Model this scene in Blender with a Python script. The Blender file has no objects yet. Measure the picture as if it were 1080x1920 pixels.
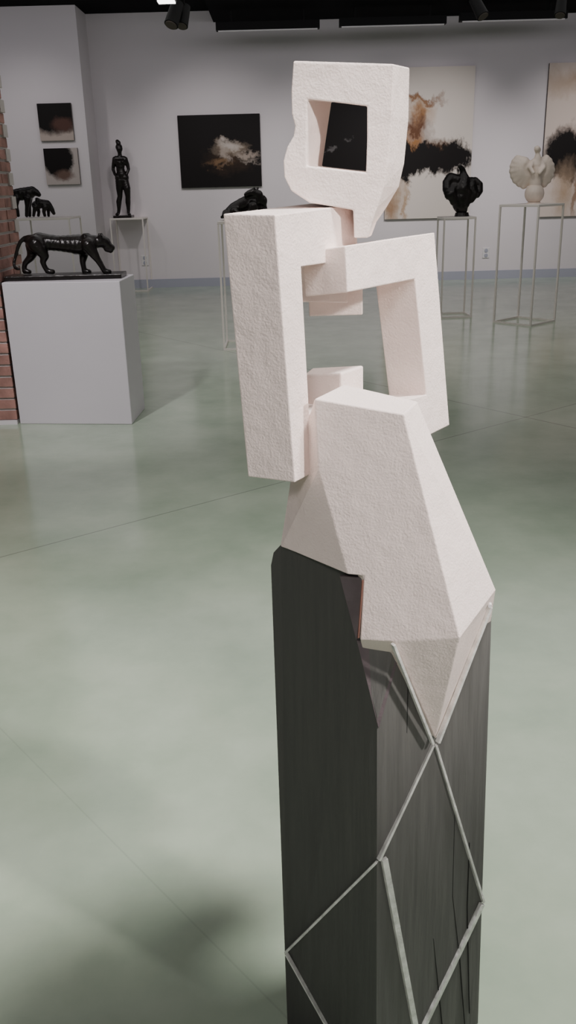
import bpy, bmesh, math, random
from mathutils import Vector, Matrix
random.seed(4)
C = bpy.context.scene.collection
# ------------------------------------------------------------------ camera
F_PX, H = 1650.0, 1.5
TH, ROLL = math.radians(20.4), math.radians(1.5)
M3 = Matrix.Rotation(math.pi/2-TH, 3, 'X') @ Matrix.Rotation(-ROLL, 3, 'Z')
cam_d = bpy.data.cameras.new('camera'); cam = bpy.data.objects.new('camera', cam_d); C.objects.link(cam)
cam.matrix_world = Matrix.Translation((0, 0, H)) @ M3.to_4x4()
cam_d.sensor_fit = 'VERTICAL'; cam_d.sensor_height = 36; cam_d.lens = 36*F_PX/1920; cam_d.clip_start = .05
bpy.context.scene.camera = cam
def ray(px, py): return M3 @ Vector(((px-540)/F_PX, (960-py)/F_PX, -1))
def P(px, py, Y):
    d = ray(px, py); return Vector((0, 0, H)) + d*(Y/d.y)
def Fl(px, py):
    d = ray(px, py); return Vector((0, 0, H)) + d*(H/-d.z)
def unit(px, py, Y): return (P(px+1, py, Y)-P(px, py, Y)).length
def on_plane(px, py, p0, n):
    d = ray(px, py); o = Vector((0, 0, H)); return o + d*((p0-o).dot(n)/d.dot(n))

# ------------------------------------------------------------------ materials
def mat(name, col, rough=.6, metal=0, bump=0, bscale=50, bdetail=4, var=0, vscale=5, stretch=None, spec=None, bdist=.01):
    m = bpy.data.materials.new(name); m.use_nodes = True
    nt = m.node_tree; b = nt.nodes['Principled BSDF']
    b.inputs['Base Color'].default_value = (*col, 1); b.inputs['Roughness'].default_value = rough
    b.inputs['Metallic'].default_value = metal
    if spec is not None: b.inputs['Specular IOR Level'].default_value = spec
    tc = nt.nodes.new('ShaderNodeTexCoord'); src = tc.outputs['Object']
    if stretch:
        mp = nt.nodes.new('ShaderNodeMapping'); mp.inputs['Scale'].default_value = stretch
        nt.links.new(src, mp.inputs[0]); src = mp.outputs[0]
    if bump:
        n = nt.nodes.new('ShaderNodeTexNoise'); n.inputs['Scale'].default_value = bscale; n.inputs['Detail'].default_value = bdetail
        nt.links.new(src, n.inputs['Vector'])
        bp = nt.nodes.new('ShaderNodeBump'); bp.inputs['Strength'].default_value = bump; bp.inputs['Distance'].default_value = bdist
        nt.links.new(n.outputs[0], bp.inputs['Height']); nt.links.new(bp.outputs[0], b.inputs['Normal'])
    if var:
        n2 = nt.nodes.new('ShaderNodeTexNoise'); n2.inputs['Scale'].default_value = vscale; n2.inputs['Detail'].default_value = 6
        nt.links.new(src, n2.inputs['Vector'])
        r = nt.nodes.new('ShaderNodeValToRGB')
        r.color_ramp.elements[0].position = .3; r.color_ramp.elements[1].position = .7
        r.color_ramp.elements[0].color = (*[max(0, c*(1-var)) for c in col], 1)
        r.color_ramp.elements[1].color = (*[min(1, c*(1+var)) for c in col], 1)
        nt.links.new(n2.outputs[0], r.inputs[0]); nt.links.new(r.outputs[0], b.inputs['Base Color'])
    return m
M_plaster = mat('white_plaster', (.89, .765, .715), .85, bump=.45, bscale=300, bdetail=7, var=.04, vscale=9, bdist=.0024)
_nt = M_plaster.node_tree; _bp = [n for n in _nt.nodes if n.type == 'BUMP'][0]
_n = _nt.nodes.new('ShaderNodeTexNoise'); _n.inputs['Scale'].default_value = 30; _n.inputs['Detail'].default_value = 4
_tc = [n for n in _nt.nodes if n.type == 'TEX_COORD'][0]; _nt.links.new(_tc.outputs['Object'], _n.inputs['Vector'])
_b2 = _nt.nodes.new('ShaderNodeBump'); _b2.inputs['Strength'].default_value = .4; _b2.inputs['Distance'].default_value = .007
_nt.links.new(_n.outputs[0], _b2.inputs['Height']); _nt.links.new(_b2.outputs[0], _bp.inputs['Normal'])
M_wood = mat('post_wood_darker', (.070, .071, .066), .6, bump=.35, bscale=12, bdetail=8, var=.08, vscale=10, stretch=(9, 9, .55), bdist=.004)  # left and rear faces of the post, darker than its right face
M_woodr = mat('post_wood_grained_paler', (.125, .124, .118), .65, bump=.6, bscale=14, bdetail=6, var=.13, vscale=10, stretch=(8, 8, .5), bdist=.005)  # right face of the post, paler and with stronger grain
M_wood2 = mat('dark_painted_cut', (.135, .108, .116), .6, bump=.3, bscale=60, var=.2, vscale=20)
M_red = mat('bare_wood_edge', (.16, .075, .055), .8)
M_inlay = mat('silvery_inlay', (.78, .78, .75), .38, metal=.2, bump=.5, bscale=60, var=.22, vscale=45)
M_wall = mat('wall_paint', (.78, .73, .75), .8, bump=.05, bscale=60, var=.02, vscale=.6)
M_base = mat('baseboard_paint', (.42, .43, .51), .5)
M_black = mat('black_ceiling', (.004, .004, .005), .9, spec=.1)
M_blackmetal = mat('black_metal', (.006, .006, .006), .6, spec=.2)
M_bronze = mat('black_bronze', (.014, .011, .010), .28, metal=.3, bump=.3, bscale=40, var=.4, vscale=12)
M_whitemetal = mat('white_metal', (.82, .76, .71), .5)
M_ped = mat('pedestal_paint', (.72, .68, .715), .6, bump=.03, bscale=30, var=.02, vscale=2)
M_whitesc = mat('cream_ceramic', (.78, .67, .58), .45, bump=.2, bscale=40, var=.1, vscale=10)
M_outlet = mat('outlet_plastic', (.8, .78, .78), .4)
M_mortar = mat('mortar', (.62, .56, .53), .9, bump=.3, bscale=80)
M_brick = mat('brick', (.40, .21, .175), .85, bump=.5, bscale=60, var=.4, vscale=7)
M_side = mat('canvas_side', (.10, .08, .07), .8)

def emat(name, col, s):
    m = bpy.data.materials.new(name); m.use_nodes = True
    b = m.node_tree.nodes['Principled BSDF']; b.inputs['Emission Color'].default_value = (*col, 1); b.inputs['Emission Strength'].default_value = s
    return m
M_glow = emat('lamp_glow', (1, .97, .95), 6)

def painting_mat(name, base, blobs, distort=.25, nscale=3.0):
    m = bpy.data.materials.new(name); m.use_nodes = True; nt = m.node_tree; N = nt.nodes; L = nt.links
    b = N['Principled BSDF']; b.inputs['Roughness'].default_value = .6; b.inputs['Specular IOR Level'].default_value = .2
    tc = N.new('ShaderNodeTexCoord')
    nz = N.new('ShaderNodeTexNoise'); nz.inputs['Scale'].default_value = nscale; nz.inputs['Detail'].default_value = 10; nz.inputs['Roughness'].default_value = .72
    L.new(tc.outputs['Generated'], nz.inputs['Vector'])
    s = N.new('ShaderNodeVectorMath'); s.operation = 'SUBTRACT'; s.inputs[1].default_value = (.5, .5, .5); L.new(nz.outputs['Color'], s.inputs[0])
    sc = N.new('ShaderNodeVectorMath'); sc.operation = 'SCALE'; sc.inputs['Scale'].default_value = distort*2; L.new(s.outputs[0], sc.inputs[0])
    ad = N.new('ShaderNodeVectorMath'); ad.operation = 'ADD'; L.new(tc.outputs['Generated'], ad.inputs[0]); L.new(sc.outputs[0], ad.inputs[1])
    prev = None
    for i, (u, v, ru, rv, col, hard) in enumerate(blobs):
        q = N.new('ShaderNodeVectorMath'); q.operation = 'SUBTRACT'; q.inputs[1].default_value = (u, .5, v); L.new(ad.outputs[0], q.inputs[0])
        w = N.new('ShaderNodeVectorMath'); w.operation = 'MULTIPLY'; w.inputs[1].default_value = (1/ru, 0, 1/rv); L.new(q.outputs[0], w.inputs[0])
        ln = N.new('ShaderNodeVectorMath'); ln.operation = 'LENGTH'; L.new(w.outputs[0], ln.inputs[0])
        mr = N.new('ShaderNodeMapRange'); mr.inputs['From Min'].default_value = 1.25; mr.inputs['From Max'].default_value = 1.25-hard
        L.new(ln.outputs['Value'], mr.inputs['Value'])
        mx = N.new('ShaderNodeMix'); mx.data_type = 'RGBA'; L.new(mr.outputs[0], mx.inputs['Factor'])
        if prev is None: mx.inputs[6].default_value = (*base, 1)
        else: L.new(prev, mx.inputs[6])
        mx.inputs[7].default_value = (*col, 1); prev = mx.outputs[2]
    L.new(prev, b.inputs['Base Color'])
    return m

# ------------------------------------------------------------------ mesh helpers
def link(name, bm, m, parent=None, smooth=False, bevel=0, seg=2):
    me = bpy.data.meshes.new(name); bmesh.ops.recalc_face_normals(bm, faces=bm.faces); bm.to_mesh(me); bm.free()
    o = bpy.data.objects.new(name, me); C.objects.link(o)
    if m: me.materials.append(m)
    if smooth:
        for p in me.polygons: p.use_smooth = True
    if parent:
        o.parent = parent; bpy.context.view_layer.update(); o.matrix_parent_inverse = parent.matrix_world.inverted()
    if bevel:
        md = o.modifiers.new('bevel', 'BEVEL'); md.width = bevel; md.segments = seg; md.limit_method = 'ANGLE'; md.angle_limit = math.radians(25)
    return o
def thing(name, label, cat, loc, group=None):
    o = bpy.data.objects.new(name, None); C.objects.link(o); o.location = loc; o.empty_display_size = .1
    tag(o, label, cat, group); bpy.context.view_layer.update(); return o
def tag(o, label, cat, group=None):
    o['label'] = label; o['category'] = cat
    if group: o['group'] = group
    return o
def struct(o): o['kind'] = 'structure'; return o
def box(bm, a, b):
    vs = [bm.verts.new((x, y, z)) for x in (a[0], b[0]) for y in (a[1], b[1]) for z in (a[2], b[2])]
    for f in ((0,1,3,2),(4,6,7,5),(0,4,5,1),(2,3,7,6),(0,2,6,4),(1,5,7,3)): bm.faces.new([vs[i] for i in f])
def hexa(bm, f4, b4):
    vs = [bm.verts.new(p) for p in f4+b4]
    for f in ((0,1,2,3),(7,6,5,4),(0,4,5,1),(1,5,6,2),(2,6,7,3),(3,7,4,0)): bm.faces.new([vs[i] for i in f])
def bar(bm, a, b, w, t=None, up=Vector((0, 1, 0))):
    a, b = Vector(a), Vector(b); t = t or w
    d = (b-a).normalized(); s = d.cross(up).normalized()*w/2; u = s.cross(d).normalized()*t/2
    hexa(bm, [a-s-u, a+s-u, a+s+u, a-s+u], [b-s-u, b+s-u, b+s+u, b-s+u])
def quadprism(bm, front, back, faces):
    n = len(front); fv = [bm.verts.new(p) for p in front]; bv = [bm.verts.new(p) for p in back]
    for f in faces:
        bm.faces.new([fv[i] for i in f]); bm.faces.new([bv[i] for i in reversed(f)])
    for i in range(n):
        j = (i+1) % n; bm.faces.new((fv[i], bv[i], bv[j], fv[j]))
def blob(bm, p, r, sc=(1, 1, 1)):
    m = Matrix.Translation(p) @ Matrix.Diagonal((r*sc[0], r*sc[1], r*sc[2], 1))
    bmesh.ops.create_icosphere(bm, subdivisions=2, radius=1, matrix=m)
def figure(name, m, chains, Y, voxel, parent=None):
    bm = bmesh.new()
    for ch in chains:
        pts = [(P(px, py, Y+dy), r*unit(px, py, Y)) for (px, py, dy, r) in ch]
        blob(bm, *pts[0])
        for (p0, r0), (p1, r1) in zip(pts, pts[1:]):
            n = max(1, int((p1-p0).length/(max(min(r0, r1), voxel)*.5)))
            for k in range(1, n+1):
                t = k/n; blob(bm, p0.lerp(p1, t), r0+(r1-r0)*t)
    o = link(name, bm, m, None)
    md = o.modifiers.new('r', 'REMESH'); md.mode = 'VOXEL'; md.voxel_size = voxel
    sm = o.modifiers.new('s', 'SMOOTH'); sm.factor = .5; sm.iterations = 2
    dg = bpy.context.evaluated_depsgraph_get(); me = bpy.data.meshes.new_from_object(o.evaluated_get(dg))
    o.modifiers.clear(); o.data = me
    for p in me.polygons: p.use_smooth = True
    if parent:
        o.parent = parent; o.matrix_parent_inverse = parent.matrix_world.inverted()
    return o

# ------------------------------------------------------------------ room
Yw = Fl(600, 531).y
Yl = Yw-.7
xc = P(172, 300, Yw).x
z_lo = P(700, 34, Yw).z
z_hi = max(P(100, 12, Yl).z, z_lo+.15)
xl_corner = P(165, 270, Yl).x
xs = P(400, 40, Yw).x
bm = bmesh.new(); box(bm, (-9, -3, -.1), (9, Yw+.3, 0)); floor = struct(link('floor', bm, None))
m = bpy.data.materials.new('polished_concrete'); m.use_nodes = True; nt = m.node_tree; N = nt.nodes; L = nt.links
b = N['Principled BSDF']; b.inputs['Specular IOR Level'].default_value = .7; b.inputs['Roughness'].default_value = .16
tc = N.new('ShaderNodeTexCoord')
nz = N.new('ShaderNodeTexNoise'); nz.inputs['Scale'].default_value = 2.2; nz.inputs['Detail'].default_value = 7; nz.inputs['Roughness'].default_value = .62; L.new(tc.outputs['Object'], nz.inputs['Vector'])
rp = N.new('ShaderNodeValToRGB'); rp.color_ramp.elements[0].position = .3; rp.color_ramp.elements[1].position = .72
rp.color_ramp.elements[0].color = (.385, .48, .36, 1); rp.color_ramp.elements[1].color = (.55, .64, .50, 1); L.new(nz.outputs[0], rp.inputs[0])
prev = rp.outputs[0]
seams_and_reflection = [((0, 1045), (525, 905), .004, .5), ((250, 620), (1080, 803), .006, .5), ((0, 1365), (530, 1900), .002, .15)]  # two saw-cut seams, then a faint floor reflection drawn into the colour
for (p, q, w, st) in seams_and_reflection:
    a, c = Fl(*p), Fl(*q); d = (c-a).normalized(); n = Vector((-d.y, d.x, 0)); off = -n.dot(a)
    dp = N.new('ShaderNodeVectorMath'); dp.operation = 'DOT_PRODUCT'; dp.inputs[1].default_value = n; L.new(tc.outputs['Object'], dp.inputs[0])
    ad = N.new('ShaderNodeMath'); ad.operation = 'ADD'; ad.inputs[1].default_value = off; L.new(dp.outputs['Value'], ad.inputs[0])
    ab = N.new('ShaderNodeMath'); ab.operation = 'ABSOLUTE'; L.new(ad.outputs[0], ab.inputs[0])
    mr = N.new('ShaderNodeMapRange'); mr.inputs['From Min'].default_value = w*1.6; mr.inputs['From Max'].default_value = w*.5; mr.inputs['To Max'].default_value = st; L.new(ab.outputs[0], mr.inputs['Value'])
    mx = N.new('ShaderNodeMix'); mx.data_type = 'RGBA'; L.new(mr.outputs[0], mx.inputs['Factor']); L.new(prev, mx.inputs[6]); mx.inputs[7].default_value = (.12, .13, .12, 1); prev = mx.outputs[2]
L.new(prev, b.inputs['Base Color'])
floor.data.materials.append(m)

bm = bmesh.new(); box(bm, (xc, Yw, 0), (9, Yw+.2, z_hi)); struct(link('wall_back', bm, M_wall))
bm = bmesh.new(); box(bm, (-9, Yl, 0), (xl_corner, Yw+.2, z_hi)); struct(link('wall_back_left', bm, M_wall))
bm = bmesh.new(); box(bm, (xl_corner, Yw-.02, 0), (9, Yw, .13)); struct(link('baseboard_back', bm, M_base))
bm = bmesh.new(); box(bm, (-9, Yl-.02, 0), (xl_corner, Yl, .13)); struct(link('baseboard_left', bm, M_base))
bm = bmesh.new(); box(bm, (-9, 2.5, z_hi), (9, Yw+.2, z_hi+.1)); struct(link('ceiling', bm, M_black))
bm = bmesh.new(); box(bm, (xs, 8, z_lo), (9, Yw, z_hi)); struct(link('ceiling_soffit', bm, M_black))

A, B_, C_ = Fl(38, 795), Fl(248, 796), Fl(272, 766); D_ = A+C_-B_
Yf, Yb = A.y, max(D_.y, C_.y)+.04
exf = min(A.x, D_.x)-.015
exb = P(29, 420, Yb).x
mb = bmesh.new(); bb = bmesh.new()
z = .035; r = 0
while z < z_hi-.08:
    tooth = .03 if r % 2 else 0
    box(mb, (exf-1.2, Yf+.012, z-.012), (exf-.006, Yb+.1, z+.066)); box(mb, (exf-.3, Yb+.012, z-.012), (exb-.006-tooth, Yb+.11, z+.066))
    x = exf; first = True
    while x > exf-1.1:
        w = .12 if (first and r % 2) else .245; j = random.uniform(-.004, .004)
        box(bb, (x-w+.006, Yf+j, z), (x-.006+(.006 if first else 0), Yf+.12, z+.058)); x -= w; first = False
    y = Yf+.13
    while y < Yb:
        box(bb, (exf-.1, y, z), (exf+random.uniform(-.003, .003), min(y+.235, Yb+.1), z+.058)); y += .245
    x = exb-tooth
    while x > exf+.02:
        w = .12 if r % 2 else .245; x0 = max(x-w+.006, exf+.006)
        box(bb, (x0, Yb+random.uniform(-.003, .003), z), (x, Yb+.12, z+.058)); x -= w
    z += .076; r += 1
mort = len(mb.faces)
tmp = bpy.data.meshes.new('tmp'); bb.to_mesh(tmp); bb.free(); mb.from_mesh(tmp)
wl = struct(link('wall_left', mb, M_mortar)); wl.data.materials.append(M_brick)
for i, p in enumerate(wl.data.polygons): p.material_index = 1 if i >= mort else 0
bm = bmesh.new(); box(bm, (exf-1.2, Yf-.012, 0), (exf, Yf+.1, .03)); struct(link('baseboard_brick', bm, M_wall))

def outlet(px, py, Y, lab):
    p = P(px, py, Y); t = thing('wall_outlet', lab, 'outlet', (p.x, Y, p.z))
    bm = bmesh.new(); box(bm, (p.x-.055, Y-.015, p.z-.08), (p.x+.055, Y, p.z+.08)); link('cover_plate', bm, M_outlet, t, bevel=.005)
    for s in (-1, 1):
        bm = bmesh.new(); bmesh.ops.create_cone(bm, cap_ends=True, segments=16, radius1=.028, radius2=.028, depth=.01, matrix=Matrix.Translation((p.x, Y-.019, p.z+s*.037)) @ Matrix.Rotation(math.pi/2, 4, 'X')); link('socket', bm, M_base, t)
outlet(911, 474, Yw, 'white double wall outlet low on the wall between the two right-hand frame stands')
outlet(272, 488, Yw, 'small white wall outlet low behind the standing nude figure stand')

# ------------------------------------------------------------------ paintings
def painting(x0, y0, x1, y1, Y, m, lab, dep=.05):
    c = [P(x0, y0, Y), P(x1, y0, Y), P(x1, y1, Y), P(x0, y1, Y)]
    xa = (c[0].x+c[3].x)/2; xb = (c[1].x+c[2].x)/2; zt = (c[0].z+c[1].z)/2; zb = (c[2].z+c[3].z)/2
    t = thing('painting', lab, 'painting', ((xa+xb)/2, Y, zb))
    bm = bmesh.new(); box(bm, (xa, Y-dep, zb), (xb, Y-dep+.01, zt)); link('canvas', bm, m, t)
    bm = bmesh.new(); w = .02
    for a, b_ in (((xa, zb), (xb, zb+w)), ((xa, zt-w), (xb, zt)), ((xa, zb+w), (xa+w, zt-w)), ((xb-w, zb+w), (xb, zt-w))):
        box(bm, (a[0], Y-dep+.01, a[1]), (b_[0], Y, b_[1]))
    link('stretcher_frame', bm, M_side, t)
K = (.008, .006, .006); W = (.60, .53, .48); O = (.34, .16, .06); BG = (.75, .68, .62); TAN = (.50, .36, .25)
painting(337, 215, 489, 351, Yw, painting_mat('art_a', K, [(.60, .40, .30, .20, (.06, .035, .022), 1.2), (.62, .54, .22, .12, (.32, .25, .19), .9), (.62, .57, .13, .09, W, .95), (.84, .44, .16, .05, (.40, .33, .28), .9), (.54, .44, .06, .14, (.42, .35, .30), .9), (.46, .32, .14, .05, (.22, .13, .07), 1.0), (.86, .36, .14, .025, (.26, .22, .19), .9)], .27, 4.0), 'black canvas with a pale smoky cloud, hanging alone left of the tall white sculpture')
painting(562, 192, 708, 338, Yw, painting_mat('art_b', K, [(.38, .38, .05, .035, (.12, .11, .11), .9), (.62, .50, .05, .03, (.10, .09, .09), 1.0)], .3, 3.6), 'black canvas with faint wisps seen through the square window of the sculpture head')
painting(722, 126, 884, 409, Yw, painting_mat('art_c', BG, [(.12, .22, .12, .26, TAN, 1.2), (.06, .10, .10, .2, (.38, .24, .15), 1.1), (.24, .12, .03, .2, TAN, .9), (.40, .79, .26, .03, (.24, .11, .05), .9), (.40, .70, .18, .10, (.48, .31, .19), 1.25), (.38, .66, .09, .10, O, 1.2), (.36, .60, .20, .07, (.14, .06, .03), 1.0), (.55, .43, .38, .11, (.12, .06, .03), .7), (.26, .44, .26, .09, K, .4), (.50, .39, .30, .10, K, .4), (.80, .42, .20, .085, K, .4), (.26, .34, .16, .07, K, .5), (.34, .54, .12, .035, O, 1.0)], .2, 4.4), 'tall cream canvas with black and rust cloud, behind the dark winged bronze')
painting(1019, 117, 1190, 404, Yw, painting_mat('art_d', (.74, .63, .56), [(.3, .88, .5, .10, TAN, 1.5), (.45, .43, .38, .17, (.10, .05, .03), .6), (.38, .41, .36, .15, K, .3), (.25, .18, .12, .2, TAN, 1.2), (.4, .16, .04, .18, (.36, .24, .17), .8)], .18, 4), 'tall peach and black canvas cut by the right edge, behind the white winged sculpture')
painting(74, 194, 137, 264, Yl, painting_mat('art_e', (.50, .42, .37), [(.45, .80, .8, .55, K, .3), (.7, .42, .35, .2, (.10, .05, .04), .6)], .16, 4), 'small square canvas, upper of the pair, black above a beige bottom edge')
painting(86, 278, 149, 346, Yl, painting_mat('art_f', (.50, .44, .41), [(.40, .68, .42, .42, K, .3), (.2, .9, .5, .25, K, .4), (.55, .25, .3, .15, (.16, .10, .08), .8)], .16, 4), 'small square canvas, lower of the pair, ragged black blot on beige')

# ------------------------------------------------------------------ stands
def stand(cx, cy, w, d, h, rot, lab, group='thin white metal frame stands', t=.018):
    root = thing('display_stand', lab, 'stand', (cx, cy, 0), group)
    R = Matrix.Translation((cx, cy, 0)) @ Matrix.Rotation(rot, 4, 'Z')
    def done(n, bm, bev=0):
        bmesh.ops.transform(bm, matrix=R, verts=bm.verts); return link(n, bm, M_whitemetal, root, bevel=bev)
    bm = bmesh.new(); box(bm, (-w/2, -d/2, h-.025), (w/2, d/2, h)); done('top', bm, .003)
    for sx in (-1, 1):
        for sy in (-1, 1):
            bm = bmesh.new(); x = sx*(w/2-t/2); y = sy*(d/2-t/2); box(bm, (x-t/2, y-t/2, 0), (x+t/2, y+t/2, h-.025)); done('leg', bm)
    bm = bmesh.new()
    for s in (-1, 1):
        box(bm, (-w/2+t, s*(d/2-t/2)-t/2, 0), (w/2-t, s*(d/2-t/2)+t/2, t)); box(bm, (s*(w/2-t/2)-t/2, -d/2+t, 0), (s*(w/2-t/2)+t/2, d/2-t, t))
    done('base_rail', bm)
    return root
def stand_px(xl, xr, ytop, yfoot, rot, lab, diag=False):
    xm = (xl+xr)/2; g = Fl(xm, yfoot); Y = g.y; top = P(xm, ytop, Y)
    x = top.x; w = unit(xm, ytop, Y)*(xr-xl)
    if diag: w /= (abs(math.cos(rot))+abs(math.sin(rot)))
    stand(x, Y+(0 if diag else w/2), w, w, top.z, rot, lab); return Y+(0 if diag else w/2), x, top.z, w
YR, xR, zR, wR = stand_px(937, 1058, 382, 603, math.radians(42), 'square open frame stand set cornerwise under the white winged sculpture', True)
YD, xD, zD, wD = stand_px(831, 893, 407, 596, math.radians(2), 'narrow open frame stand under the dark winged bronze')
YC, xC, zC, wC = stand_px(407, 512, 414, 656, math.radians(0), 'open frame stand half hidden by the sculpture, under the crouching black cat')
YN, xN, zN, wN = stand_px(205, 268, 409, 547, math.radians(0), 'slim open frame stand under the standing nude bronze')
YA, xA, zA, wA = stand_px(28, 130, 409, 590, math.radians(0), 'open frame stand behind the walking panther, under the pair of small animals')

# ------------------------------------------------------------------ white pedestal + walking panther
hz = P(222, 527, B_.y).z
bm = bmesh.new(); up = Vector((0, 0, hz)); hexa(bm, [A, B_, B_+up, A+up], [D_, C_, C_+up, D_+up])
tag(link('pedestal', bm, M_ped, None, bevel=.006), 'pale lavender-white box pedestal beside the brick wall carrying the walking panther', 'pedestal')
YP = (A.y+C_.y)/2
t = thing('panther_sculpture', 'black bronze walking panther with curled tail on the white box pedestal', 'sculpture', ((A.x+B_.x)/2, YP, hz))
def at_plate(px): return P(px, 520, YP).x
pz = hz+.03
bm = bmesh.new(); box(bm, (at_plate(16), YP-.11, hz), (at_plate(233), YP+.11, pz)); link('plinth', bm, M_bronze, t, bevel=.004)
def py_for(z, px, Y):
    lo, hi = 0, 1900
    for _ in range(40):
        mid = (lo+hi)/2
        if P(px, mid, Y).z > z: lo = mid
        else: hi = mid
    return lo
g = py_for(pz, 120, YP)-516
def sh(ch, dy=0): return [(x, y+g, d+dy, r) for (x, y, d, r) in ch]
body = [
 [(62, 456, 0, 14), (74, 455, 0, 17), (90, 457, 0, 15.5), (110, 459, 0, 15), (130, 460, 0, 17), (148, 461, 0, 19), (163, 459, 0, 17), (176, 456, 0, 13), (188, 456, 0, 11)],
 [(160, 447, -.02, 8), (164, 447, .02, 8)], [(142, 467, 0, 13), (158, 467, 0, 13)],
 [(190, 455, 0, 12), (197, 457, 0, 10.5), (203, 463, 0, 7.6), (210, 467, 0, 6)], [(200, 469, 0, 6.2), (208, 473, 0, 4.4)],
 [(188, 446, -.03, 4), (186, 441, -.032, 2.8)], [(191, 446, .03, 4), (190, 441, .032, 2.8)],
 [(56, 448, 0, 6), (46, 449, 0, 4.4), (38, 456, 0, 4), (33, 468, 0, 3.7), (29, 484, 0, 3.4), (26, 497, -.01, 3.2), (28, 505, -.02, 3.2), (35, 507, -.03, 3.2)],
 [(68, 460, -.035, 17), (77, 472, -.045, 12.5), (84, 482, -.045, 8.5), (80, 493, -.045, 5.6), (84, 503, -.045, 5), (89, 511, -.045, 5.2), (99, 512, -.045, 5)],
 [(62, 462, .035, 15), (61, 475, .045, 11), (58, 485, .045, 7.6), (47, 496, .045, 5.4), (45, 505, .045, 4.8), (46, 511, .045, 5), (55, 512, .045, 4.8)],
 [(156, 464, .035, 14), (157, 480, .045, 9), (155, 493, .045, 6), (157, 504, .045, 5.2), (158, 511, .045, 5.2), (167, 512, .045, 5)],
 [(166, 462, -.035, 14.5), (175, 477, -.045, 9.6), (183, 489, -.045, 6.6), (190, 500, -.045, 5.6), (196, 511, -.045, 5.2), (205, 512, -.045, 5)],
]
figure('body', M_bronze, [sh(c) for c in body], YP, .0075, t)

t = thing('animal_sculpture', 'small dark bronze of a standing animal beside a grazing young one on far left stand', 'sculpture', (xA, YA, zA))
g = py_for(zA, 60, YA)-408
figure('body', M_bronze, [sh(c) for c in [
 [(26, 366, 0, 11), (40, 364, 0, 12), (54, 362, 0, 12)], [(60, 358, 0, 9), (68, 361, 0, 6.5), (73, 365, 0, 4.5)],
 [(30, 372, -.05, 7.5), (30, 386, -.05, 4.4), (33, 396, -.05, 3.6), (34, 404, -.05, 3.6)], [(26, 370, .05, 7), (25, 385, .05, 4.4), (24, 404, .05, 3.4)],
 [(52, 372, -.05, 7.5), (51, 386, -.05, 4.4), (50, 404, -.05, 3.6)], [(55, 370, .05, 7), (55, 385, .05, 4), (56, 404, .05, 3.4)],
 [(22, 362, 0, 3), (20, 378, 0, 2.4)]]], YA+.12, .011, t)
figure('young', M_bronze, [sh(c) for c in [
 [(67, 385, 0, 8), (78, 382, 0, 8.6), (88, 383, 0, 8.2)], [(72, 377, 0, 5.5), (69, 373, 0, 3.4)], [(92, 385, 0, 6), (97, 392, 0, 4.8), (101, 400, 0, 3.4)],
 [(66, 389, -.04, 5), (64, 397, -.04, 3.4), (63, 404, -.04, 3.2)], [(70, 389, .04, 5), (73, 397, .04, 3.2), (72, 404, .04, 3.2)],
 [(84, 389, -.04, 5), (82, 397, -.04, 3.4), (84, 404, -.04, 3.2)], [(90, 389, .04, 5), (91, 397, .04, 3.2), (91, 404, .04, 3.2)]]], YA-.14, .011, t)

t = thing('figure_sculpture', 'slender dark bronze standing nude with hair bun on the slim frame stand', 'sculpture', (xN, YN, zN))
g = py_for(zN, 232, YN)-408
bm = bmesh.new(); q = P(232, 404+g, YN); box(bm, (q.x-17*unit(232, 400, YN), YN-.14, zN), (q.x+17*unit(232, 400, YN), YN+.14, zN+.035)); link('plinth', bm, M_bronze, t, bevel=.004)
figure('body', M_bronze, [sh(c) for c in [
 [(223, 276, 0, 6.8), (224, 279, -.01, 6.2), (224, 283, -.01, 4.8)], [(222, 268, .01, 4.8), (220, 265, .01, 3.8)], [(224, 284, 0, 4), (225, 292, 0, 4)],
 [(218, 297, 0, 5), (232, 297, 0, 5)], [(220, 303, 0, 7.2), (231, 303, 0, 7.2)], [(221, 303, -.05, 3.4)], [(230, 303, -.05, 3.4)],
 [(225, 306, 0, 9), (226, 318, 0, 8), (228, 327, 0, 9)], [(223, 333, 0, 8), (234, 333, 0, 8)], [(225, 338, 0, 8), (233, 338, 0, 8)],
 [(224, 340, 0, 8), (224, 352, 0, 7), (225, 368, 0, 5), (223, 378, 0, 5.4), (223, 392, 0, 3.6), (222, 400, 0, 3.2), (219, 402, -.07, 3)],
 [(234, 340, 0, 8), (238, 353, -.02, 7), (240, 368, -.02, 5), (240, 379, .02, 5.2), (241, 392, .03, 3.5), (241, 400, .03, 3.2), (243, 402, -.04, 3)],
 [(215, 298, 0, 4.6), (213, 308, .01, 3.8), (212, 317, .02, 3.2), (215, 326, -.02, 2.8), (219, 331, -.05, 2.6)],
 [(235, 298, 0, 4.6), (239, 308, .02, 3.8), (241, 317, .02, 3.2), (238, 326, 0, 2.8), (235, 332, .03, 2.6)]]], YN, .008, t)

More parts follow.
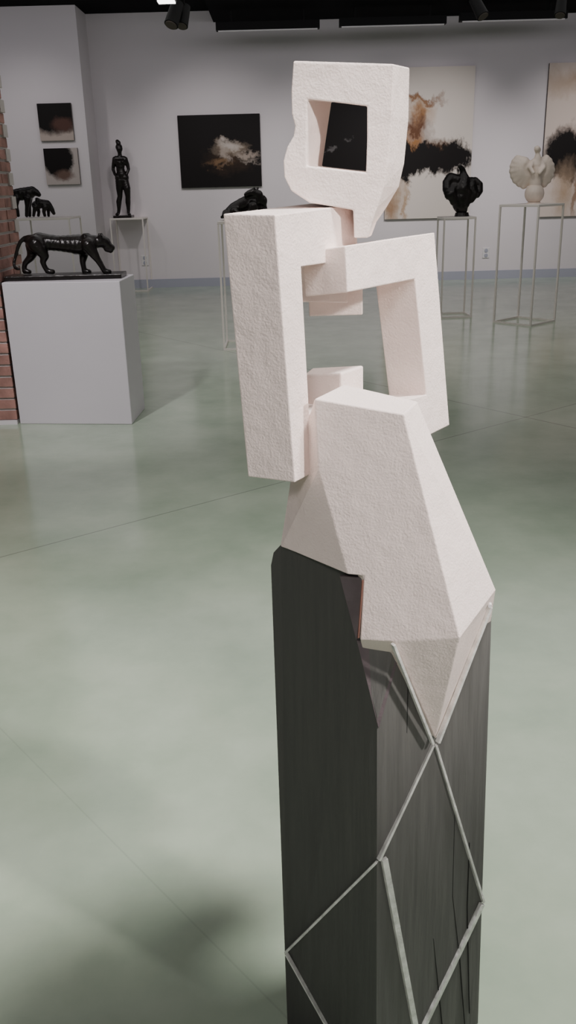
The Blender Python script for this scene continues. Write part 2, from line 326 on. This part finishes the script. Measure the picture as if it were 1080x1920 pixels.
t = thing('cat_sculpture', 'glossy black crouching big cat with raised head behind the tall sculpture', 'sculpture', (xC, YC, zC))
g = py_for(zC, 460, YC)-413
figure('body', M_bronze, [sh(c) for c in [
 [(428, 400, 0, 9), (440, 393, 0, 13), (454, 386, 0, 14), (468, 380, 0, 15), (482, 374, 0, 14), (490, 378, .02, 12)],
 [(484, 367, -.02, 10), (475, 362, -.04, 8), (467, 363, -.06, 6), (461, 366, -.07, 4.5)], [(477, 354, -.06, 3)], [(483, 354, .02, 3.2)],
 [(424, 401, -.05, 8), (420, 406, -.08, 5), (434, 407, -.1, 5)], [(440, 398, -.09, 9), (450, 406, -.12, 5.5), (462, 407, -.13, 4.5)],
 [(474, 388, -.09, 10), (470, 399, -.11, 6.5), (458, 407, -.14, 4.5)], [(490, 386, .05, 11), (495, 400, .02, 8), (500, 406, -.05, 6)], [(430, 402, .08, 5), (416, 408, .08, 3.4)]]], YC, .011, t)

t = thing('winged_sculpture', 'dark bronze sculpture with folded drooping wings on the narrow frame stand', 'sculpture', (xD, YD, zD))
g = py_for(zD, 864, YD)-405
bm = bmesh.new(); ud = unit(864, 400, YD); bmesh.ops.create_cone(bm, cap_ends=True, segments=24, radius1=14*ud, radius2=12*ud, depth=7*ud, matrix=Matrix.Translation((P(866, 400, YD).x, YD, zD+3.5*ud))); link('plinth', bm, M_bronze, t)
figure('body', M_bronze, [sh(c) for c in [
 [(866, 392, 0, 11), (864, 384, 0, 15), (862, 370, 0, 18), (866, 354, 0, 18), (870, 338, 0, 12), (869, 326, 0, 7), (867, 317, 0, 5.5), (862, 311, -.04, 4)],
 [(856, 338, 0, 12), (845, 334, 0, 11), (838, 342, -.03, 9), (838, 353, -.05, 9), (842, 365, -.07, 9)], [(848, 345, 0, 11), (847, 362, -.07, 9), (851, 377, -.07, 8)], [(852, 350, 0, 14), (857, 384, -.04, 9)],
 [(878, 343, .02, 12), (890, 340, .03, 9), (898, 346, .02, 8), (899, 357, .0, 7), (895, 366, -.02, 5)], [(882, 350, 0, 12), (889, 364, -.04, 8), (884, 374, -.05, 6)], [(876, 360, -.03, 11), (874, 382, -.05, 7)]]], YD, .01, t)

t = thing('winged_sculpture', 'cream white winged figure on a round ball, on the cornerwise frame stand', 'sculpture', (xR, YR, zR))
g = py_for(zR, 1000, YR)-380
ch = [[(1004, 348, 0, 11), (1004, 336, 0, 11), (1006, 322, 0, 11), (1007, 308, 0, 10), (1008, 296, 0, 7.5), (1008, 287, 0, 4.5)], [(1008, 279, 0, 6.5), (1007, 277, -.02, 6)],
      [(1000, 300, 0, 4.5), (994, 312, -.05, 4), (1000, 322, -.1, 3.5)], [(1015, 300, 0, 4.5), (1020, 312, -.05, 4), (1012, 322, -.1, 3.5)]]
for (tx, ty) in ((970, 296), (965, 302), (962, 310), (961, 319), (963, 328), (967, 336), (974, 342), (982, 346)):
    ch.append([(994, 322, .04, 11), ((994+tx)/2, (318+ty)/2-3, .03, 12), (tx, ty, .04, 7)])
for (tx, ty) in ((1024, 295), (1029, 300), (1033, 308), (1034, 317), (1032, 327), (1027, 336), (1020, 343)):
    ch.append([(1016, 320, .04, 11), ((1016+tx)/2, (316+ty)/2-2, .03, 11), (tx, ty, .04, 7)])
figure('body', M_whitesc, [sh(c) for c in ch], YR, .01, t)
q = P(1002, 361+g, YR); ru = 18*unit(1000, 360, YR)
bm = bmesh.new(); bmesh.ops.create_uvsphere(bm, u_segments=32, v_segments=20, radius=ru, matrix=Matrix.Translation(q)); link('ball', bm, M_whitesc, t, smooth=True)
bm = bmesh.new(); hh = max(.01, q.z-ru*.85-zR); bmesh.ops.create_cone(bm, cap_ends=True, segments=28, radius1=ru*.8, radius2=ru*.65, depth=hh, matrix=Matrix.Translation((q.x, YR, zR+hh/2))); link('plinth', bm, M_whitesc, t)

# ------------------------------------------------------------------ ceiling lights
def track(x0, x1, y, lab):
    Y = Yw-.9; a, b_ = P(x0, y, Y), P(x1, y-(x1-x0)*.026, Y); z = (a.z+b_.z)/2
    t = thing('ceiling_light', lab, 'ceiling light', ((a.x+b_.x)/2, Y, z), 'long linear fixtures under the black ceiling')
    bm = bmesh.new(); box(bm, (a.x, Y-.07, z-.05), (b_.x, Y+.07, z+.05)); link('housing', bm, M_blackmetal, t)
    bm = bmesh.new(); box(bm, (a.x+.03, Y-.06, z-.065), (b_.x-.03, Y-.03, z-.05)); link('diffuser', bm, M_outlet, t)
    for f in (.15, .85):
        x = a.x+(b_.x-a.x)*f; bm = bmesh.new(); box(bm, (x-.01, Y-.01, z+.05), (x+.01, Y+.01, z_lo+.01)); link('hanger', bm, M_blackmetal, t)
track(405, 599, 51, 'long black linear light, leftmost of the three over the back wall')
track(636, 836, 43, 'long black linear light, middle one above the sculpture head')
track(862, 1062, 33, 'long black linear light, rightmost above the cream canvases')
def spot_head(px, py, Y, lab, tilt, ztop, lit=False, s=1.0):
    p = P(px, py, Y); t = thing('spotlight', lab, 'spotlight', p, 'black ceiling spotlights')
    R = Matrix.Translation(p) @ Matrix.Rotation(tilt, 4, 'Y') @ Matrix.Rotation(math.radians(-25), 4, 'X')
    bm = bmesh.new(); bmesh.ops.create_cone(bm, cap_ends=True, segments=24, radius1=.06*s, radius2=.05*s, depth=.2*s, matrix=R); link('lamp_housing', bm, M_blackmetal, t)
    bm = bmesh.new(); bmesh.ops.create_cone(bm, cap_ends=True, segments=24, radius1=.05*s, radius2=.05*s, depth=.008, matrix=R @ Matrix.Translation((0, 0, -.104*s))); link('lens', bm, M_glow if lit else M_side, t)
    bm = bmesh.new(); box(bm, (p.x-.012, p.y-.012, p.z+.04), (p.x+.012, p.y+.012, ztop)); link('bracket', bm, M_blackmetal, t)
spot_head(327, 26, 7.5, 'black track spotlight, left of the pair at the top', math.radians(18), z_hi, s=.9)
spot_head(344, 30, 7.6, 'black track spotlight, right of the pair at the top', math.radians(12), z_hi, s=.8)
spot_head(897, 14, 9.5, 'black track spotlight above the dark winged bronze', math.radians(-25), z_lo, s=1)
spot_head(1052, 12, 9.5, 'black track spotlight near the top right corner', math.radians(10), z_lo, s=.9)
p = P(312, 2, 7.2); t = thing('lamp', 'lit white lamp at the top edge left of the spotlight pair', 'ceiling light', p)
bm = bmesh.new(); box(bm, (p.x-.06, p.y-.05, p.z-.01), (p.x+.06, p.y+.05, p.z)); link('diffuser', bm, M_glow, t)
bm = bmesh.new(); box(bm, (p.x-.07, p.y-.06, p.z), (p.x+.07, p.y+.06, z_hi)); link('housing', bm, M_blackmetal, t)

# ------------------------------------------------------------------ the tall sculpture
S = thing('abstract_sculpture', 'tall abstract white plaster figure of open square frames on a dark wooden post', 'sculpture', (P(708, 1920, 1.2).x, 1.22, 0))
KD = .0013
def planar(pts, a, b_, c):
    n = (b_-a).cross(c-a).normalized(); return [on_plane(x, y, a, n) for x, y in pts]
cf = [(515, 403), (667, 383), (672, 485), (565, 500), (580, 775), (660, 760), (665, 845), (553, 905)]
front = planar(cf, P(515, 403, 1.15), P(667, 383, 1.15+152*KD), P(553, 905, 1.15))
v = P(418, 401, 1.175)-P(515, 403, 1.15)
bm = bmesh.new(); quadprism(bm, front, [p+v for p in front], [(0, 1, 2, 3), (0, 3, 4, 7), (4, 5, 6, 7)]); link('left_frame', bm, M_plaster, S, bevel=.0018)
rf = [(647, 461), (815, 436), (843, 797), (700, 868), (690, 765), (800, 740), (778, 523), (652, 548)]
dR = lambda px: 1.262+(px-643)*KD
front = planar(rf, P(643, 462, 1.24), P(815, 437, dR(815)), P(843, 797, dR(815)))
v = P(704, 531, front[6].y+.035)-front[6]
bm = bmesh.new(); quadprism(bm, front, [p+v for p in front], [(0, 1, 6, 7), (1, 2, 5, 6), (2, 3, 4, 5)]); link('right_frame', bm, M_plaster, S, bevel=.0018)
def blk(name, fx, d0, d1, shift=(0, 0)):
    bm = bmesh.new(); hexa(bm, [P(x, y, d0) for x, y in fx], [P(x+shift[0], y+shift[1], d1) for x, y in fx]); return link(name, bm, M_plaster, S, bevel=.002)
blk('rear_block', [(578, 530), (680, 525), (680, 590), (580, 593)], 1.40, 1.46)
blk('rear_cross_bar', [(560, 490), (652, 484), (652, 568), (560, 566)], 1.385, 1.43)
bm = bmesh.new(); hexa(bm, [P(570, 702, 1.31), P(640, 699, 1.27), P(640, 800, 1.27), P(570, 800, 1.31)], [P(585, 690, 1.37), P(682, 685, 1.33), P(682, 790, 1.33), P(585, 790, 1.37)]); link('hip_block', bm, M_plaster, S, bevel=.003)
# head with window
hf = [(550, 114, 30), (546, 170, 30), (547, 214, 30), (553, 236, 30), (550, 255, 30), (538, 276, 30), (531, 302, 30), (533, 332, 30), (546, 358, 28), (580, 380, 25), (640, 390, 20), (662, 394, 12), (664, 446, 8), (690, 446, 6), (697, 418, 9), (708, 388, 18), (720, 350, 28), (727, 305, 31), (734, 220, 32), (738, 120, 30), (645, 117, 29)]
win = [(576, 186), (632, 192), (688, 199), (688, 262), (686, 323), (630, 317), (574, 311), (575, 248)]
def dH(px): return 1.255+(px-540)*.0003
bm = bmesh.new()
fo = [bm.verts.new(P(x, y, dH(x))) for x, y, s in hf]; bo = [bm.verts.new(P(x+s, y+(345-y)*.03, dH(x)+.12)) for x, y, s in hf]
wsh = [46, 36, 28, 28, 28, 26, 30, 38]
fw = [bm.verts.new(P(x, y, dH(x))) for x, y in win]; bw = [bm.verts.new(P(x+s, y+(345-y)*.03, dH(x)+.12)) for (x, y), s in zip(win, wsh)]
def ringfill(o, w):
    es = []
    for r_ in (o, w):
        for i in range(len(r_)):
            e = bm.edges.get((r_[i], r_[(i+1) % len(r_)])) or bm.edges.new((r_[i], r_[(i+1) % len(r_)])); es.append(e)
    bmesh.ops.triangle_fill(bm, edges=es, use_beauty=True)
for i in range(len(fo)):
    j = (i+1) % len(fo); bm.faces.new((fo[i], bo[i], bo[j], fo[j]))
for i in range(len(fw)):
    j = (i+1) % len(fw); bm.faces.new((fw[i], fw[j], bw[j], bw[i]))
ringfill(fo, fw); ringfill(bo, bw)
link('head', bm, M_plaster, S, bevel=.002)
# torso
BD = 1.125
def dBR(px): return BD+(px-708)*.0005
def dBL(px): return BD+(708-px)*.00053
pa, pd_, pe = P(590, 748, 1.172), P(757, 777, 1.14), P(862, 1196, 1.085)
pn = (pd_-pa).cross(pe-pa).normalized()
V = {k_: P(*p) for k_, p in dict(b=(645, 721, 1.24), c=(782, 753, 1.20), f=(929, 1106, 1.19), g=(916, 1140, 1.205),
 h=(816, 1386, 1.165), n=(545, 900, 1.24), o=(526, 1024, 1.215),
 B1=(600, 770, 1.34), B2=(780, 757, 1.32), B3=(925, 1110, 1.36), B4=(545, 910, 1.36), B5=(540, 1030, 1.36), B6=(900, 1300, 1.34), B7=(700, 1300, 1.3)).items()}
V.update(a=pa, d=pd_, e=pe)
for k_, q in dict(i=(740, 1203), j=(675, 1199), k=(682, 1080), l=(652, 1077), m=(597, 882)).items(): V[k_] = on_plane(*q, pa, pn)
bm = bmesh.new(); vv = {k_: bm.verts.new(p) for k_, p in V.items()}
faces = [('a','m','l','k','j','i','e','d'), ('a','d','c','b'), ('d','e','f','c'), ('i','h','e'), ('e','h','g'), ('e','g','f'), ('m','n','o','l'),
         ('a','b','B1'), ('b','c','B2','B1'), ('c','f','B3','B2'), ('f','g','B6','B3'), ('g','h','B6'), ('h','i','B7','B6'), ('i','j','B7'), ('j','k','B7'), ('k','l','o'), ('k','o','B5'), ('k','B5','B7'), ('o','n','B4','B5'), ('n','m','a'), ('n','a','B1'), ('n','B1','B4'), ('B1','B2','B3'), ('B1','B3','B6'), ('B1','B6','B7'), ('B1','B7','B5'), ('B1','B5','B4')]
for f in faces: bm.faces.new([vv[x] for x in f])
link('torso', bm, M_plaster, S, bevel=.0018)
# wooden post
def dn(px, Y, py=1920):
    q = P(px, py, Y); return Vector((q.x, q.y, 0))
TL0, TLm, TL1, TL2 = P(508, 1060, dBL(515)), P(513, 1036, dBL(518)), P(527, 1021, dBL(525)), P(655, 1079, dBL(655)+.004)
E0, E1, E2, E3 = P(683, 1083, dBL(683)), P(669, 1200, dBL(672)), P(707, 1345, BD), dn(707, BD)
I1, R1, R2, R3 = P(741, 1207, dBR(741)), P(922, 1140, dBR(920)), P(910, 1500, dBR(912)), dn(896, dBR(905))
L3 = dn(539, dBL(530)); BK, BK3 = P(740, 1120, 1.36), Vector((P(710, 1300, 1.33).x, 1.33, 0))
bm = bmesh.new(); T0, Tm, T1, T2, e0, e1, e2, e3, i1, r1, r2, r3, l3, bk, bk3 = [bm.verts.new(p) for p in (TL0, TLm, TL1, TL2, E0, E1, E2, E3, I1, R1, R2, R3, L3, BK, BK3)]
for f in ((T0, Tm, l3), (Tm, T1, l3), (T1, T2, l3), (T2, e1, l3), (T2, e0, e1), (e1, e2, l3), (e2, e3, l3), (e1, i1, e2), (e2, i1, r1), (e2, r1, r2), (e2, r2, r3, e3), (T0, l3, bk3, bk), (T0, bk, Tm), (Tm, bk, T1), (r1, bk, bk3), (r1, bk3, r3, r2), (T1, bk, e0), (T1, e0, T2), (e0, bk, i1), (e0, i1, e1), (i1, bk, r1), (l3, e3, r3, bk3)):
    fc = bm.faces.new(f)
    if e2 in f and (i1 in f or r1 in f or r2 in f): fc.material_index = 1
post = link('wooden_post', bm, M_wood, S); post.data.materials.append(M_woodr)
def patch(name, pts, m, off=.002):
    bm = bmesh.new(); f = [P(*p) for p in pts]; n = (f[1]-f[0]).cross(f[2]-f[0]).normalized()
    if n.y > 0: n = -n
    f = [p+n*off for p in f]; quad = [bm.verts.new(p) for p in f]; bq = [bm.verts.new(p-n*(off+.004)) for p in f]
    bm.faces.new(quad); bm.faces.new(list(reversed(bq)))
    for i in range(len(f)):
        j = (i+1) % len(f); bm.faces.new((quad[i], bq[i], bq[j], quad[j]))
    link(name, bm, m, S)
patch('chamfer', [(669, 1200, dBL(672)), (741, 1207, dBR(741)), (746, 1236, dBR(746)), (710, 1365, BD)], M_wood2)
patch('notch_facet', [(638, 1080, dBL(645)), (683, 1083, dBL(683)), (669, 1200, dBL(672))], M_wood2, .0015)
nL = (P(520, 1500, dBL(520))-P(708, 1500, BD)).cross(Vector((0, 0, 1))).normalized()
nR = (P(905, 1500, dBR(905))-P(708, 1500, BD)).cross(Vector((0, 0, 1))).normalized()
bm = bmesh.new(); bar(bm, P(680, 1088, V['k'].y-.001), P(672, 1196, V['j'].y-.001), .0014, .004, up=nL); link('notch_edge', bm, M_red, S)
def strip3(p, q, w, n):
    bm = bmesh.new(); bar(bm, p, q, w*.0007, .008, up=n); link('inlay_strip', bm, M_inlay, S, bevel=.0006)
def strip(a, b_, w, fn, n, eps=.003): strip3(P(a[0], a[1], fn(a[0])-eps), P(b_[0], b_[1], fn(b_[0])-eps), w, n)
strip3(P(737, 1208, V['i'].y-.004), P(811, 1394, 1.157), 6, nR)
strip3(P(919, 1138, 1.196), P(821, 1392, 1.157), 7, nR)
strip((811, 1396), (710, 1612), 7, dBR, nR)
strip((816, 1396), (906, 1690), 6, dBR, nR)
strip((706, 1616), (536, 1785), 6, dBL, nL)
strip((537, 1788), (625, 1945), 4, dBL, nL)
strip((720, 1610), (785, 1960), 15, dBR, nR)
strip((904, 1694), (775, 1965), 12, dBR, nR)
M_crack = mat('crack', (.014, .014, .014), .9)
for pts in ([(795, 1455), (800, 1560), (804, 1600), (806, 1640), (802, 1700), (812, 1760), (830, 1930)], [(850, 1300), (842, 1420), (852, 1520), (848, 1680), (862, 1800), (872, 1930)], [(880, 1580), (876, 1700), (880, 1900)], [(765, 1280), (762, 1380), (768, 1470)]):
    bm = bmesh.new()
    for a, b_ in zip(pts, pts[1:]): bar(bm, P(*a, dBR(a[0])-.0006), P(*b_, dBR(b_[0])-.0006), .0012, .0018, up=nR)
    link('crack', bm, M_crack, S)
bm = bmesh.new(); q = P(918, 1135, 1.185); bmesh.ops.create_cone(bm, cap_ends=True, segments=16, radius1=.004, radius2=.003, depth=.006, matrix=Matrix.Translation(q) @ Matrix.Rotation(math.pi/2, 4, 'X')); link('screw', bm, M_outlet, S)

# ------------------------------------------------------------------ light
w = bpy.data.worlds.new('world'); bpy.context.scene.world = w; w.use_nodes = True
w.node_tree.nodes['Background'].inputs[0].default_value = (.80, .76, .80, 1); w.node_tree.nodes['Background'].inputs[1].default_value = .16
def spot(loc, tgt, power, size, blend=.6, soft=.12, col=(1, .93, .88)):
    l = bpy.data.lights.new('spot', 'SPOT'); l.energy = power; l.spot_size = math.radians(size); l.spot_blend = blend; l.shadow_soft_size = soft; l.color = col
    o = bpy.data.objects.new('spot_lamp', l); C.objects.link(o); o.location = loc
    o.rotation_euler = (Vector(tgt)-Vector(loc)).to_track_quat('-Z', 'Y').to_euler(); return o
def area(loc, tgt, power, sx, sy, col=(1, .95, .95)):
    l = bpy.data.lights.new('area', 'AREA'); l.shape = 'RECTANGLE'; l.size = sx; l.size_y = sy; l.energy = power; l.color = col
    o = bpy.data.objects.new('area_lamp', l); C.objects.link(o); o.location = loc
    o.rotation_euler = (Vector(tgt)-Vector(loc)).to_track_quat('-Z', 'Y').to_euler(); return o
spot((2.2, -.2, 2.7), (.18, 1.25, 1.2), 430, 26, .8, .12, (1, .925, .885))
spot((1.1, 1.35, 4.0), (-.4, 1.9, 0), 620, 88, 1, .25, (1, .97, .94))
spot((-.3, -1.4, 2.8), (.1, 1.4, 1.05), 130, 40, 1, .3, (1, .93, .90))
spot((-1.6, 3.4, 4.0), tuple(Fl(150, 1350)), 300, 75, 1, .3, (1, .98, .95))
for px, pw in ((100, 60), (410, 165), (640, 165), (800, 280), (1080, 250)):
    q = P(px, 360, Yw); spot((q.x, Yw-3.4, z_lo-.1), (q.x, Yw, q.z), pw, 58, 1, .1, (1, .94, .93))
area((0, Yw-2.5, z_lo-.1), (0, Yw, .8), 30, 12, .4, (.97, .93, 1))
area((0, 8.0, z_lo-.15), (0, 8.0, 0), 100, 9, 5, (1, .98, .97))
spot((-2.0, 2.6, 3.4), (A.x+.4, YP, .6), 400, 42, 1, .1, (1, .95, .98))
spot((xR-1, YR-2.5, 3.9), (xR, YR, 1.2), 140, 35, 1, .08)
spot((xD-.5, YD-2.5, 3.9), (xD, YD, 1.1), 80, 35, 1, .08)
spot((xC+.4, YC-2.2, 3.9), (xC, YC, 1.1), 80, 35, 1, .08)
